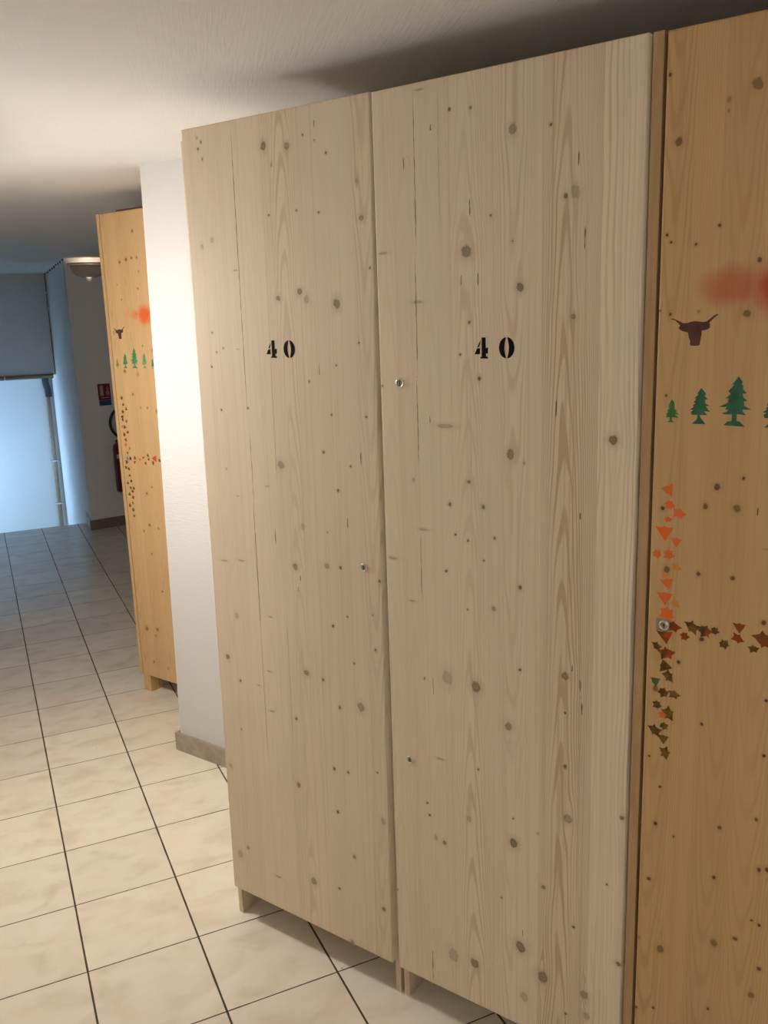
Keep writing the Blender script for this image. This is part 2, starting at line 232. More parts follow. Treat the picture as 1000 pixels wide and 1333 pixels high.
def board_wood(name, pale, late, knotc, knotdark, rough=0.55, coat=0.0, spray=None):
    """glued-board softwood; rings, boards, knots and cracks come from the mesh attributes of the board"""
    m, nt, bs = new_mat(name); g = G(nt)
    o = g.obj()
    ring = g.attr('wood_ring')
    brd = g.sep(g.attr('wood_board', 'Vector'))     # tone, contrast, red
    kn = g.sep(g.attr('wood_knot', 'Vector'))       # distance in radii, strength
    ck = g.sep(g.attr('wood_crack', 'Vector'))      # dx (mm), dz in half lengths, strength
    sv = g.vmul(o, (60, 60, 2.2))
    wander = g.noise(g.vmul(o, (9, 9, 1.3)), 1.0, 3)
    fine = g.noise(sv, 6.0, 3, 0.6)
    ph = g.math('ADD', ring, g.math('MULTIPLY', wander, 5.0))
    s = g.math('SINE', g.math('MULTIPLY', ph, 6.2832))
    s = g.range(s, -0.2, 1.0, 0.0, 1.0, True)
    s = g.math('POWER', s, 1.6)
    amp = g.math('MULTIPLY', g.math('MULTIPLY', brd[1], 1.7), g.range(g.noise(g.vmul(o, (14, 14, 1.1)), 1.0, 2), 0.35, 0.65, 0.2, 1.0))
    fac = g.math('MULTIPLY', s, amp, clamp=True)
    streak = g.noise(g.vmul(o, (85, 85, 0.7)), 1.6, 4, 0.6, 0.15)
    streak = g.math('MULTIPLY', g.range(streak, 0.50, 0.72, 0.0, 0.75), g.math('ADD', 0.35, brd[1]))
    fac = g.math('ADD', g.math('MAXIMUM', fac, streak), g.math('MULTIPLY', g.math('SUBTRACT', fine, 0.5), 0.36), clamp=True)
    col = g.mix(fac, pale, late)
    # each glued board has its own tone; a few run redder
    red = tuple(late[i]*k for i, k in enumerate((1.02, 0.93, 0.86)))
    col = g.mix(g.math('MULTIPLY', brd[2], 0.5), col, red)
    tone = g.math('ADD', brd[0], g.math('MULTIPLY', g.math('SUBTRACT', g.noise(g.vmul(o, (5, 5, 1.5)), 1.0, 2), 0.5), 0.16))
    col = g.mix(1.0, col, g.comb(tone, tone, tone), 'MULTIPLY')
    # knots
    nz = g.math('ADD', g.math('MULTIPLY', g.math('SUBTRACT', g.noise(o, 150, 2), 0.5), 0.8), g.math('MULTIPLY', g.math('SUBTRACT', g.noise(o, 45, 1), 0.5), 0.7))
    kd = g.math('ADD', kn[0], nz)
    halo = g.math('MULTIPLY', g.range(kd, 2.8, 0.8, 0.0, 0.5, True), kn[1])
    col = g.mix(halo, col, late)
    body = g.math('MULTIPLY', g.range(kd, 1.22, 0.62, 0.0, 1.0, True), kn[1], clamp=True)
    rim = g.math('MAXIMUM', g.range(g.math('ABSOLUTE', g.math('SUBTRACT', kd, 0.80)), 0.0, 0.30, 0.65, 0.0, True), kn[2])
    kcol = g.mix(rim, knotc, knotdark)
    kcol = g.mix(g.range(g.noise(o, 420, 2), 0.5, 0.7, 0.0, 0.6), kcol, knotdark)
    col = g.mix(body, col, kcol)
    # open cracks and seams
    cw = g.math('MULTIPLY', g.math('ADD', ck[0], g.math('MULTIPLY', g.math('SUBTRACT', g.noise(g.vmul(o, (1, 1, 1)), 45, 2), 0.5), 2.4)), 1.0)
    width = g.math('MULTIPLY', g.range(g.math('ABSOLUTE', ck[1]), 1.0, 0.55, 0.0, 1.0, True), g.range(g.noise(o, 34, 2), 0.35, 0.6, 0.45, 1.25))
    c1 = g.math('LESS_THAN', g.math('ABSOLUTE', cw), g.math('MULTIPLY', width, 1.15))
    col = g.mix(g.math('MULTIPLY', c1, ck[2], clamp=True), col, knotdark)
    if spray:
        xs = g.sep(o)
        p = g.comb(xs[0], 0.0, xs[2])
        m_all = None
        for (cx, cz, rx, rz_, k) in spray['blobs']:
            d = g.length(g.vmul(g.vadd(p, (-cx, 0, -cz)), (1/rx, 0, 1/rz_)))
            d = g.math('ADD', d, g.math('MULTIPLY', g.math('SUBTRACT', g.noise(o, 30, 3), 0.5), 0.4))
            e = g.range(d, 1.0, 0.25, 0.0, k, True)
            m_all = e if m_all is None else g.math('MAXIMUM', m_all, e)
        col = g.mix(m_all, col, spray['color'])
    g.put(bs.inputs['Base Color'], col)
    bs.inputs['Roughness'].default_value = rough
    bs.inputs['Coat Weight'].default_value = coat
    bs.inputs['Coat Roughness'].default_value = 0.35
    bs.inputs['Specular IOR Level'].default_value = 0.3
    g.bump(bs, g.math('SUBTRACT', g.math('MULTIPLY', fac, 0.25), g.math('MULTIPLY', c1, 1.0)), 0.15, 0.001)
    return m

def panel_wood(name, pale, late, knotdark, rough=0.55, coat=0.0):
    m, nt, bs = new_mat(name); g = G(nt)
    o = g.obj()
    n1 = g.noise(g.vmul(o, (55, 55, 2.5)), 3.0, 3, 0.6, 0.3)
    col = g.mix(g.range(n1, 0.35, 0.75, 0.0, 0.8), pale, late)
    v = nt.nodes.new('ShaderNodeTexVoronoi'); g.put(v.inputs['Vector'], g.vmul(o, (1, 1, 0.75))); v.inputs['Scale'].default_value = 9.0
    k = g.range(v.outputs['Distance'], 0.035, 0.055, 0.9, 0.0, True)
    col = g.mix(k, col, knotdark)
    g.put(bs.inputs['Base Color'], col)
    bs.inputs['Roughness'].default_value = rough; bs.inputs['Coat Weight'].default_value = coat
    bs.inputs['Specular IOR Level'].default_value = 0.3
    return m

# ---------------------------------------------------------------- materials
PALE = dict(pale=(0.76,0.635,0.465), late=(0.52,0.385,0.255), knotc=(0.30,0.215,0.125), knotdark=(0.085,0.052,0.026))
HONEY = dict(pale=(0.63,0.415,0.205), late=(0.50,0.295,0.12), knotc=(0.24,0.115,0.035), knotdark=(0.07,0.03,0.01))
AMBER = dict(pale=(0.56,0.36,0.165), late=(0.42,0.245,0.095), knotc=(0.15,0.075,0.025), knotdark=(0.04,0.02,0.008))
W_PALE = board_wood('whitewashed_pine_boards', **PALE)
W_HONEY = board_wood('honey_pine_boards', **HONEY, rough=0.4, coat=0.12,
    spray=dict(color=(0.78,0.12,0.025), blobs=[(0.236,1.651,0.062,0.058,0.95),(0.175,1.653,0.035,0.03,0.55),(0.12,1.654,0.035,0.03,0.18)]))
W_AMBER = board_wood('amber_pine_boards', **AMBER, rough=0.42, coat=0.10,
    spray=dict(color=(0.44,0.055,0.012), blobs=[(0.205,1.628,0.082,0.062,0.95),(0.125,1.634,0.075,0.045,0.62)]))
P_PALE = panel_wood('whitewashed_pine_panel', PALE['pale'], PALE['late'], PALE['knotdark'])
P_HONEY = panel_wood('honey_pine_panel', HONEY['pale'], HONEY['late'], HONEY['knotdark'], 0.4, 0.1)
P_AMBER = panel_wood('amber_pine_panel', (0.45,0.295,0.15), (0.36,0.215,0.095), AMBER['knotdark'], 0.42, 0.1)
M_BLACK = plain('black_stencil_paint', (0.008,0.007,0.006), 0.85, spec=0.12)
M_METAL = plain('nickel_plate', (0.68,0.64,0.58), 0.30, 1.0)
M_METALD = plain('dull_nickel', (0.42,0.38,0.33), 0.4, 1.0)
M_SLOT = plain('keyhole_black', (0.006,0.005,0.005), 0.8)
M_BULL = plain('oxblood_stencil_paint', (0.085,0.022,0.022), 0.5, var=0.25, scale=60)
M_TREE = plain('green_stencil_paint', (0.018,0.115,0.055), 0.5, var=0.35, scale=50)
M_TREEB = plain('leaf_green_stencil_paint', (0.035,0.17,0.035), 0.5, var=0.35, scale=50)
M_TREEF = plain('mid_green_stencil_paint', (0.035,0.23,0.10), 0.5, var=0.35, scale=50)
M_TREEL = plain('light_green_stencil_paint', (0.12,0.34,0.11), 0.5, var=0.3, scale=50)
M_TREEP = plain('worn_olive_stencil_paint', (0.20,0.22,0.075), 0.5, var=0.35, scale=60)

def leaf_mat(name, a, b, scale=70):
    m, nt, bs = new_mat(name); g = G(nt)
    g.put(bs.inputs['Base Color'], g.ramp(g.noise(g.obj(), scale, 2), [(0.38, a), (0.62, b)]))
    bs.inputs['Roughness'].default_value = 0.7; bs.inputs['Specular IOR Level'].default_value = 0.2
    return m
M_LORANGE = leaf_mat('orange_leaf_paint', (0.80,0.13,0.022), (0.62,0.17,0.04))
M_LAMBER = leaf_mat('amber_leaf_paint', (0.70,0.25,0.035), (0.55,0.26,0.06))
M_LOLIVE = leaf_mat('olive_leaf_paint', (0.085,0.043,0.008), (0.19,0.10,0.02))
M_LRUST = leaf_mat('rust_leaf_paint', (0.27,0.05,0.012), (0.17,0.065,0.016))
M_LMIX = leaf_mat('red_and_olive_leaf_paint', (0.42,0.06,0.014), (0.075,0.05,0.010), 45)
M_LGREEN = leaf_mat('green_leaf_paint', (0.05,0.14,0.03), (0.09,0.13,0.03))
M_LRED = leaf_mat('red_leaf_paint', (0.62,0.08,0.03), (0.5,0.06,0.03))

# walls: woven wall covering
def wall_mat(name, c, bump=0.25):
    m, nt, bs = new_mat(name); g = G(nt)
    p = g.pos()
    n = g.noise(g.vmul(p, (8, 8, 60)), 3.0, 3, 0.55)
    t = g.noise(p, 2.0, 3)
    g.put(bs.inputs['Base Color'], g.ramp(t, [(0.3, tuple(x*0.965 for x in c)), (0.7, c)]))
    bs.inputs['Roughness'].default_value = 0.75; bs.inputs['Specular IOR Level'].default_value = 0.25
    g.bump(bs, n, bump, 0.004)
    return m
M_WALL = wall_mat('white_wall_covering', (0.58,0.565,0.545))
M_WALL2 = wall_mat('white_painted_plaster', (0.84,0.84,0.83), 0.1)
M_BASE = plain('taupe_tile_skirting', (0.33,0.27,0.205), 0.45, var=0.15, scale=25)
M_BASED = plain('brown_tile_skirting', (0.22,0.17,0.12), 0.45, var=0.15, scale=25)

def ceil_mat():
    m, nt, bs = new_mat('ribbed_ceiling_paper'); g = G(nt)
    p = g.sep(g.pos())
    a = CEIL_ROT
    q = g.comb(g.math('ADD', g.math('MULTIPLY', p[0], math.cos(a)), g.math('MULTIPLY', p[1], -math.sin(a))),
               g.math('ADD', g.math('MULTIPLY', p[0], math.sin(a)), g.math('MULTIPLY', p[1], math.cos(a))), 0.0)
    n = g.noise(g.vmul(q, (170, 9, 1)), 1.0, 2, 0.5, 0.2)
    n2 = g.noise(q, 5.0, 2)
    g.put(bs.inputs['Base Color'], g.ramp(n2, [(0.3, (0.84,0.825,0.80)), (0.7, (0.86,0.845,0.82))]))
    bs.inputs['Roughness'].default_value = 0.62; bs.inputs['Specular IOR Level'].default_value = 0.4
    g.bump(bs, n, 0.22, 0.003)
    return m

def tile_mat():
    m, nt, bs = new_mat('beige_floor_tiles'); g = G(nt)
    p = g.sep(g.pos())
    fx = g.math('DIVIDE', p[0], TILE_X); fy = g.math('DIVIDE', p[1], TILE_Y)
    def edge(f, w):
        h = g.math('ABSOLUTE', g.math('SUBTRACT', g.math('FRACT', g.math('ADD', f, 100.5)), 0.5))
        return h
    pw = g.math('MULTIPLY', g.math('SUBTRACT', g.noise(g.pos(), 14, 2), 0.5), 0.006)
    ex = g.math('ADD', edge(fx, 0), pw); ey = g.math('ADD', edge(fy, 0), pw)
    ix = g.math('FLOOR', fx); iy = g.math('FLOOR', fy)
    wn = nt.nodes.new('ShaderNodeTexWhiteNoise'); wn.noise_dimensions = '2D'
    g.put(wn.inputs['Vector'], g.comb(ix, iy, 0.0))
    gx = g.range(ex, 0.0100, 0.0075, 0.0, 1.0, True)
    gy = g.range(ey, 0.0068, 0.0048, 0.0, 1.0, True)
    gr = g.math('MAXIMUM', gx, gy)
    pv = g.vadd(g.pos(), g.comb(g.math('MULTIPLY', wn.outputs[0], 7.0), g.math('MULTIPLY', wn.outputs[0], 3.0), 0.0))
    n1 = g.noise(g.vmul(pv, (7, 10, 1)), 1.1, 4, 0.5, 0.5)
    n2 = g.noise(pv, 6.0, 3, 0.5, 0.4)
    col = g.ramp(n1, [(0.30, (0.71,0.615,0.475)), (0.5, (0.80,0.72,0.585)), (0.72, (0.83,0.755,0.63))])
    col = g.mix(g.range(n2, 0.5, 0.75, 0.0, 0.5), col, (0.77,0.63,0.48))
    tv = g.range(wn.outputs[0], 0, 1, 0.95, 1.04)
    col = g.mix(1.0, col, g.comb(tv, tv, tv), 'MULTIPLY')
    # specks of dirt
    v = nt.nodes.new('ShaderNodeTexVoronoi'); g.put(v.inputs['Vector'], g.pos()); v.inputs['Scale'].default_value = 7.0
    col = g.mix(g.range(v.outputs['Distance'], 0.022, 0.012, 0.0, 0.7), col, (0.16,0.11,0.06))
    col = g.mix(gr, col, (0.060,0.040,0.018))
    g.put(bs.inputs['Base Color'], col)
    g.put(bs.inputs['Roughness'], g.math('ADD', g.math('MULTIPLY', gr, 0.5), 0.24))
    bs.inputs['Specular IOR Level'].default_value = 0.42
    g.bump(bs, g.math('SUBTRACT', 1.0, gr), 0.6, 0.0015)
    return m

# ---------------------------------------------------------------- the survey of the place (metres; floor tiles 30 cm)
ORG = Vector((0.435, 0.054, 0.0))         # front left foot of the pale wardrobe
UX = Vector((0.4925, -0.8703, 0.0))       # along the wardrobe row
NX = Vector((-0.8703, -0.4925, 0.0))      # out of the wardrobe fronts
RZ = math.atan2(UX.y, UX.x)
def TD(t, d, z=0.0):
    v = ORG + UX*t + NX*d
    return Vector((v.x, v.y, z))
HC = 2.237
TILE_X, TILE_Y = 0.30, 0.30*1.027
CEIL_ROT = 0.243
M_CEIL = ceil_mat(); M_TILE = tile_mat()

# ---------------------------------------------------------------- structure
def box_struct(name, x0, x1, y0, y1, z0, z1, mat):
    bm = bmesh.new(); bm_box(bm, x0, x1, y0, y1, z0, z1)
    return struct(bm_obj(name, bm, mat))
box_struct('floor', -1.2, 4.2, -4.4, 5.815, -0.12, 0.0, M_TILE)
box_struct('ceiling', -1.2, 4.2, -4.4, 8.6, HC, HC+0.12, M_CEIL)
LX = -0.38
# wall behind the wardrobes: it ends in a corner that leans a little
bm = bmesh.new()
bot = [TD(-0.917,-0.597), TD(5.3,-0.597), TD(5.3,-2.1), TD(-0.93,-2.1)]
top = [TD(-0.866,-0.597,HC), TD(5.3,-0.597,HC), TD(5.3,-2.1,HC), TD(-0.90,-2.1,HC)]
bm_prism(bm, bot, top); struct(bm_obj('wall_right', bm, M_WALL))
def wall_seg(name, a, b, th, z0, z1, mat, side=1):
    a = Vector((a[0], a[1], 0)); b = Vector((b[0], b[1], 0))
    d = (b-a).normalized(); nn = Vector((-d.y, d.x, 0))*th*side
    bm = bmesh.new()
    q = [a, b, b+nn, a+nn]
    bm_prism(bm, [(v.x,v.y,z0) for v in q], [(v.x,v.y,z1) for v in q])
    return struct(bm_obj(name, bm, mat))
pA = TD(-0.93,-1.535); pB = TD(-1.62,-1.535)
NWA = Vector((0.685,5.492,0)); NWD = Vector((0.278,0.0535,0)).normalized(); NWB = NWA + NWD*0.72
wall_seg('wall_recess', pA, pB, 0.15, 0, HC, M_WALL2, -1)
wall_seg('wall_passage', pB, NWB, 0.15, 0, HC, M_WALL2, -1)
# the wall that closes the passage, turning into the stairwell
bm = bmesh.new()
q = [NWA, NWB, NWB+Vector((0.1,3.0,0)), Vector((0.715,8.6,0)), Vector((0.702,7.6,0))]
bm_prism(bm, [(v.x,v.y,-1.3) for v in q], [(v.x,v.y,HC) for v in q])
struct(bm_obj('wall_stair', bm, M_WALL2))
box_struct('wall_back', -1.2, 4.2, -4.55, -4.4, 0, HC, M_WALL2)
# left wall, with the stair window low down at its far end
WY0, WY1, WZ0, WZ1 = 7.64, 8.28, -0.75, 1.10
bm = bmesh.new()
bm_box(bm, LX-0.2, LX, -4.4, WY0, -1.3, HC)
bm_box(bm, LX-0.2, LX, WY1, 8.6, -1.3, HC)
bm_box(bm, LX-0.2, LX, WY0, WY1, -1.3, WZ0)
bm_box(bm, LX-0.2, LX, WY0, WY1, WZ1, HC)
struct(bm_obj('wall_left', bm, M_WALL2))
bm = bmesh.new()
for (y0,y1,z0,z1) in ((WY0,WY1,WZ0,WZ0+0.045),(WY0,WY1,WZ1-0.045,WZ1),(WY0,WY0+0.045,WZ0+.045,WZ1-.045),(WY1-0.045,WY1,WZ0+.045,WZ1-.045)):
    bm_box(bm, LX-0.14, LX-0.08, y0, y1, z0, z1)
M_FRAME = plain('white_window_frame', (0.75,0.75,0.74), 0.4)
win = struct(bm_obj('window_1', bm, M_FRAME))
mg, ntg, bsg = new_mat('window_glass'); bsg.inputs['Transmission Weight'].default_value = 1.0; bsg.inputs['Roughness'].default_value = 0.05; bsg.inputs['IOR'].default_value = 1.02
bm = bmesh.new(); bm_box(bm, LX-0.113, LX-0.107, WY0+.045, WY1-.045, WZ0+.045, WZ1-.045)
bm_obj('pane', bm, mg, win)
# bulkhead over the stairs and the lower wall beyond it
box_struct('wall_far', LX, 0.76, 7.60, 8.31, 1.225, HC, M_WALL2)
box_struct('wall_stair_end', LX, 0.80, 8.31, 8.6, -1.3, HC, M_WALL2)
# stairs going down
bm = bmesh.new()
for i in range(5):
    bm_box(bm, LX, 0.70, 5.815+0.27*i, 5.815+0.27*(i+1), -1.25, -0.17*(i+1))
bm_box(bm, LX, 0.72, 5.815+0.27*5, 8.31, -1.25, -0.17*5-0.001)
struct(bm_obj('stairs', bm, M_TILE))
# skirting
bm = bmesh.new()
def strip(bm, a, b, th, z0, z1):
    a = Vector((a.x,a.y,0)); b = Vector((b.x,b.y,0)); d = (b-a).normalized(); nn = Vector((d.y,-d.x,0))*th
    q = [a, b, b+nn, a+nn]
    bm_prism(bm, [(v.x,v.y,z0) for v in q], [(v.x,v.y,z1) for v in q])
strip(bm, TD(-0.936,-0.597), TD(0.6,-0.597), 0.012, 0, 0.075)
strip(bm, TD(-0.924,-0.80), TD(-0.924,-0.597), 0.012, 0, 0.075)
struct(bm_obj('baseboard_right', bm, M_BASE))
bm = bmesh.new(); strip(bm, NWA - NWD*0.012, NWB, 0.012, 0, 0.085)
struct(bm_obj('baseboard_far', bm, M_BASED))
bm = bmesh.new(); strip(bm, Vector((0.6875,5.80,0)), Vector((0.684,5.48,0)), 0.012, 0, 0.10)
struct(bm_obj('baseboard_stair', bm, plain('pale_skirting', (0.55,0.56,0.57), 0.5)))
# lifting edge of the ceiling paper along the stair wall and down the far corner
bm = bmesh.new()
M_GAP = plain('dark_gap', (0.03,0.03,0.032), 0.9)
yy = 5.52
while yy < 7.55:
    L_ = random.uniform(0.03, 0.10)
    xx = 0.685 + 0.017*(yy-5.49)/2.1
    bm_box(bm, xx-0.006, xx, yy, yy+L_, HC-random.uniform(0.012,0.022), HC-0.001)
    yy += L_ + random.uniform(0.14, 0.22)
zz = 1.24
while zz < HC-0.02:
    L_ = random.uniform(0.10, 0.22)
    bm_box(bm, 0.6955, 0.7005, 7.592, 7.599, zz, min(HC, zz+L_))
    zz += L_ + random.uniform(0.0, 0.03)
struct(bm_obj('trim_1', bm, M_GAP))

# ---------------------------------------------------------------- heating pipe round the stairwell
M_PIPE = plain('brown_painted_pipe', (0.33,0.235,0.15), 0.45, var=0.15)
M_SLEEVE = plain('dark_pipe_sleeve', (0.045,0.045,0.05), 0.7)
M_CLIP = plain('white_pipe_clip', (0.75,0.75,0.75), 0.5)
ph_ = thing('pipe', 'horizontal brown pipe running under the dark bulkhead over the stairs', 'pipe', (0.675,7.5775,1.214))
def rel(pts, o): return [Vector(p)-Vector(o) for p in pts]
PO = (0.675,7.5775,1.214)
bm = bmesh.new(); bm_tube(bm, rel([(LX+0.004,7.5775,1.21),(0.3,7.5775,1.214),(0.675,7.5775,1.216)], PO), 0.022)
bm_obj('tube', bm, M_PIPE, ph_)
bm = bmesh.new(); bm_box(bm, 0.20-PO[0], 0.215-PO[0], -0.026, 0.0235, -0.026, 0.026, bevel=0.003)
bm_obj('pipe_clip', bm, M_CLIP, ph_)
PO = (0.640,8.283,-0.85)
pv_ = thing('pipe', 'vertical brown pipe with a black top sleeve on the bright stairwell wall', 'pipe', PO)
bm = bmesh.new(); bm_tube(bm, rel([(0.653,8.283,1.10),(0.648,8.283,0.3),(0.640,8.283,-0.85)], PO), 0.0215)
bm_obj('tube', bm, M_PIPE, pv_)
bm = bmesh.new(); bm_tube(bm, rel(bez([(0.640,8.27,1.20),(0.638,8.268,1.12),(0.654,8.268,1.03),(0.656,8.27,0.955)],6), PO), 0.034)
o = bm_obj('sleeve', bm, M_SLEEVE, pv_); o['label'] = 'black sleeve at the top of the vertical pipe'
for z in (0.235, -0.255):
    bm = bmesh.new(); bm_box(bm, -0.04, 0.05, -0.028, 0.0265, z-0.008+.85, z+0.008+.85, bevel=0.003)
    bm_obj('pipe_clip', bm, M_CLIP, pv_)

# ---------------------------------------------------------------- wardrobes
def fields(xs, zs, knots, cracks, boards, seedno):
    """attributes of a board front on the grid xs * zs"""
    X, Z = np.meshgrid(xs, zs, indexing='ij')
    XP = X.copy()
    kd = np.full(X.shape, 5.0); ks = np.zeros(X.shape); kr = np.zeros(X.shape)
    cdx = np.full(X.shape, 50.0); cdz = np.full(X.shape, 5.0); cs = np.zeros(X.shape); cm = np.full(X.shape, 1e9)
    r_ = np.random.default_rng(seedno)
    def crack(x, z, h, s):
        nonlocal cdx, cdz, cs, cm
        dx = (X-x)*1000; dz = (Z-z)/h
        mt = np.maximum(np.abs(dx)/20.0, np.abs(dz))
        k = mt < cm
        cm = np.where(k, mt, cm); cdx = np.where(k, dx, cdx); cdz = np.where(k, dz, cdz); cs = np.where(k, s, cs)
    for (x, z, r, t) in knots:
        if t == 'c':
            crack(x, z, max(r, 0.008), 0.9); continue
        dx = X-x; dz = Z-z
        if t == 'h': ex, ez, s, rr = 2.1, 0.5, 0.5, r*0.85
        elif t == 'f': ex, ez, s, rr = 0.9, 1.15, 0.42, r
        elif t == 'p': ex, ez, s, rr = 0.95, 0.95, 1.0, r
        else: ex, ez, s, rr = r_.uniform(0.8,1.0), r_.uniform(0.9,1.1), r_.uniform(0.62,1.0) if r > 0.006 else r_.uniform(0.8,1.0), max(r, 0.0030)
        rr = rr*0.95
        XP -= 1.0*rr*dx/np.sqrt(dx*dx+(0.5*rr)**2)*np.exp(-(dz/(5.5*rr))**2)*np.exp(-np.abs(dx)/(3.0*rr))
        d = np.sqrt((dx/(rr*ex))**2+(dz/(rr*ez))**2)
        k = d < kd
        kd = np.where(k, d, kd); ks = np.where(k, s, ks); kr = np.where(k, float(np.clip((0.0065-r)/0.003, 0, 0.85)), kr)
    for c in cracks: crack(*c)
    ring = np.zeros(X.shape); tone = np.ones(X.shape); con = np.full(X.shape, 0.4); red = np.zeros(X.shape)
    for i, (x0, x1, tn, ct, rd, xc, kind) in enumerate(boards):
        k = (X >= x0) & (X < x1) if i else (X < x1)
        if i == len(boards)-1: k = X >= x0
        c = x0 + (x1-x0)*xc
        if kind == 'flat':      # flat sawn: nested arches
            a = 2600.0; b = r_.choice([-1,1])*r_.uniform(5.0, 8.0)
            v = a*(XP-c)**2 + b*Z
        else:                   # quarter sawn: close parallel lines
            v = (XP-x0)*r_.uniform(210, 270) + 0.6*Z + 500*(XP-c)**2
        ring = np.where(k, v + i*3.3, ring); tone = np.where(k, tn, tone); con = np.where(k, ct, con); red = np.where(k, rd, red)
    return ring, np.stack([tone, con, red], -1), np.stack([kd, ks, kr], -1), np.stack([cdx, cdz, cs], -1)

def door_mesh(name, W, H, T, knots, cracks, boards, mat, parent, step=0.0025, seedno=1, bev=0.0015):
    """a solid board door; local x along the width, -y out of the front, z up"""
    xs = [0.0, bev]; x = bev
    edges = [b[0] for b in boards[1:]]
    base = list(np.arange(bev+step, W-bev-step*0.5, step))
    for e in edges: base += [e-0.00015, e+0.00015]
    xs = np.array(sorted(set([0.0, bev, W-bev, W] + [round(float(v), 5) for v in base])))
    zs = np.array(sorted(set([0.0, bev, H-bev, H] + [round(float(v), 5) for v in np.arange(bev+step, H-bev-step*0.5, step)])))
    nx, nz = len(xs), len(zs)
    X, Z = np.meshgrid(xs, zs, indexing='ij')
    Y = np.full(X.shape, -T)
    bx = (X <= 0) | (X >= W) | (Z <= 0) | (Z >= H)
    Y[bx] = -T+bev
    front = np.stack([X, Y, Z], -1).reshape(-1, 3)
    idx = np.arange(nx*nz).reshape(nx, nz)
    quads = np.stack([idx[:-1,:-1], idx[1:,:-1], idx[1:,1:], idx[:-1,1:]], -1).reshape(-1, 4)
    loop = list(idx[:,0]) + list(idx[-1,1:]) + list(idx[-2::-1,-1]) + list(idx[0,-2:0:-1])
    back = front[loop].copy(); back[:,1] = 0.0
    nb = len(loop); b0 = nx*nz
    lo = np.array(loop); ln = np.roll(lo, -1); bb = b0+np.arange(nb); bn = np.roll(bb, -1)
    side = np.stack([ln, lo, bb, bn], -1)
    V = np.concatenate([front, back]); Q = np.concatenate([quads, side])
    me = bpy.data.meshes.new(name)
    me.vertices.add(len(V)); me.vertices.foreach_set('co', V.astype(np.float32).ravel())
    nl = Q.size + nb
    me.loops.add(nl); me.polygons.add(len(Q)+1)
    li = np.concatenate([Q.ravel(), bb]).astype(np.int32)
    me.loops.foreach_set('vertex_index', li)
    st = np.concatenate([np.arange(len(Q))*4, [len(Q)*4]]).astype(np.int32)
    me.polygons.foreach_set('loop_start', st)
    ring, brd, kn, ck = fields(xs, zs, knots, cracks, boards, seedno)
    def put(nm, typ, arr):
        a = me.attributes.new(nm, typ, 'POINT')
        full = np.concatenate([arr.reshape(nx*nz, -1), arr.reshape(nx*nz, -1)[loop]]).astype(np.float32)
        a.data.foreach_set('value' if typ == 'FLOAT' else 'vector', full.ravel())
    put('wood_ring', 'FLOAT', ring); put('wood_board', 'FLOAT_VECTOR', brd)
    put('wood_knot', 'FLOAT_VECTOR', kn); put('wood_crack', 'FLOAT_VECTOR', ck)
    me.materials.append(mat); me.update(calc_edges=True); me.validate()
    return link(bpy.data.objects.new(name, me), parent)

def decal(name, polys, mat, parent, yf, th=0.0004):
    """a coat of paint: thin polygons lying on the door face"""
    bm = bmesh.new()
    for pl in polys:
        vs = [bm.verts.new((x, yf-th, z)) for x, z in pl]
        vb = [bm.verts.new((x, yf-0.00002, z)) for x, z in pl]
        es = [bm.edges.new((vs[i], vs[(i+1) % len(vs)])) for i in range(len(vs))]
        bmesh.ops.triangle_fill(bm, edges=es, use_beauty=True)
        for i in range(len(vs)):
            j = (i+1) % len(vs); bm.faces.new((vs[i], vb[i], vb[j], vs[j]))
    o = bm_obj(name, bm, mat, parent)
    return o

def digit(ch, x0, x1, z0, z1):
    def S(pl): return [(x0+(x1-x0)*a, z0+(z1-z0)*b) for a, b in pl]
    if ch == '4':
        return [S([(0.53,1.0),(0.83,1.0),(0.83,0.48),(1.0,0.53),(1.0,0.24),(0.85,0.24),(0.85,0.10),(1.0,0.07),(1.0,0.0),(0.42,0.0),(0.42,0.05),(0.53,0.10)]),
                S([(0.44,0.86),(0.44,0.74),(0.34,0.54),(0.21,0.54)]),
                S([(0.18,0.47),(0.40,0.50),(0.40,0.21),(0.0,0.20)])]
    l = []; r = []
    for k in range(13):
        a = math.pi/2 + math.pi*k/12
        l.append((0.5+0.5*math.cos(a), 0.5+0.5*math.sin(a)))
    l = [(min(x, 0.46), z) for x, z in l]
    li = [(0.46-0.11*math.sin(math.pi*k/8), 0.03+0.94*k/8) for k in range(1, 8)]
    L = l + li
    R = [(1-x, z) for x, z in L][::-1]
    return [S(L), S(R)]

def cam_lock(parent, x, z, yf, r=0.0085, keyhole=False, plate=False):
    bm = bmesh.new()
    bm_lathe(bm, [(r*1.15,0.0),(r*1.15,0.0015),(r*1.0,0.0032),(r*0.78,0.0030),(r*0.72,0.0012)], 28, 'y', (x,yf,z), 0)
    bm_lathe(bm, [(r*0.74,0.0008),(r*0.70,0.0016),(0.0,0.0018)], 24, 'y', (x,yf,z), 1)
    if keyhole:
        bm_lathe(bm, [(r*0.24,0.0018),(r*0.24,0.0022),(0,0.0022)], 12, 'y', (x,yf,z+r*0.18), 2)
        bm_box(bm, x-r*0.11, x+r*0.11, yf-0.0022, yf-0.0015, z-r*0.5, z+r*0.15, 2)
    else:
        bm_box(bm, x-r*0.10, x+r*0.10, yf-0.0023, yf-0.0015, z-r*0.52, z+r*0.52, 2)
    if plate:
        bm_box(bm, x-r*1.75, x+r*1.15, yf-0.0008, yf+0.0002, z-r*1.35, z+r*1.4, 1, 0.0003)
    return bm_obj('lock', bm, [M_METAL, M_METALD, M_SLOT], parent)

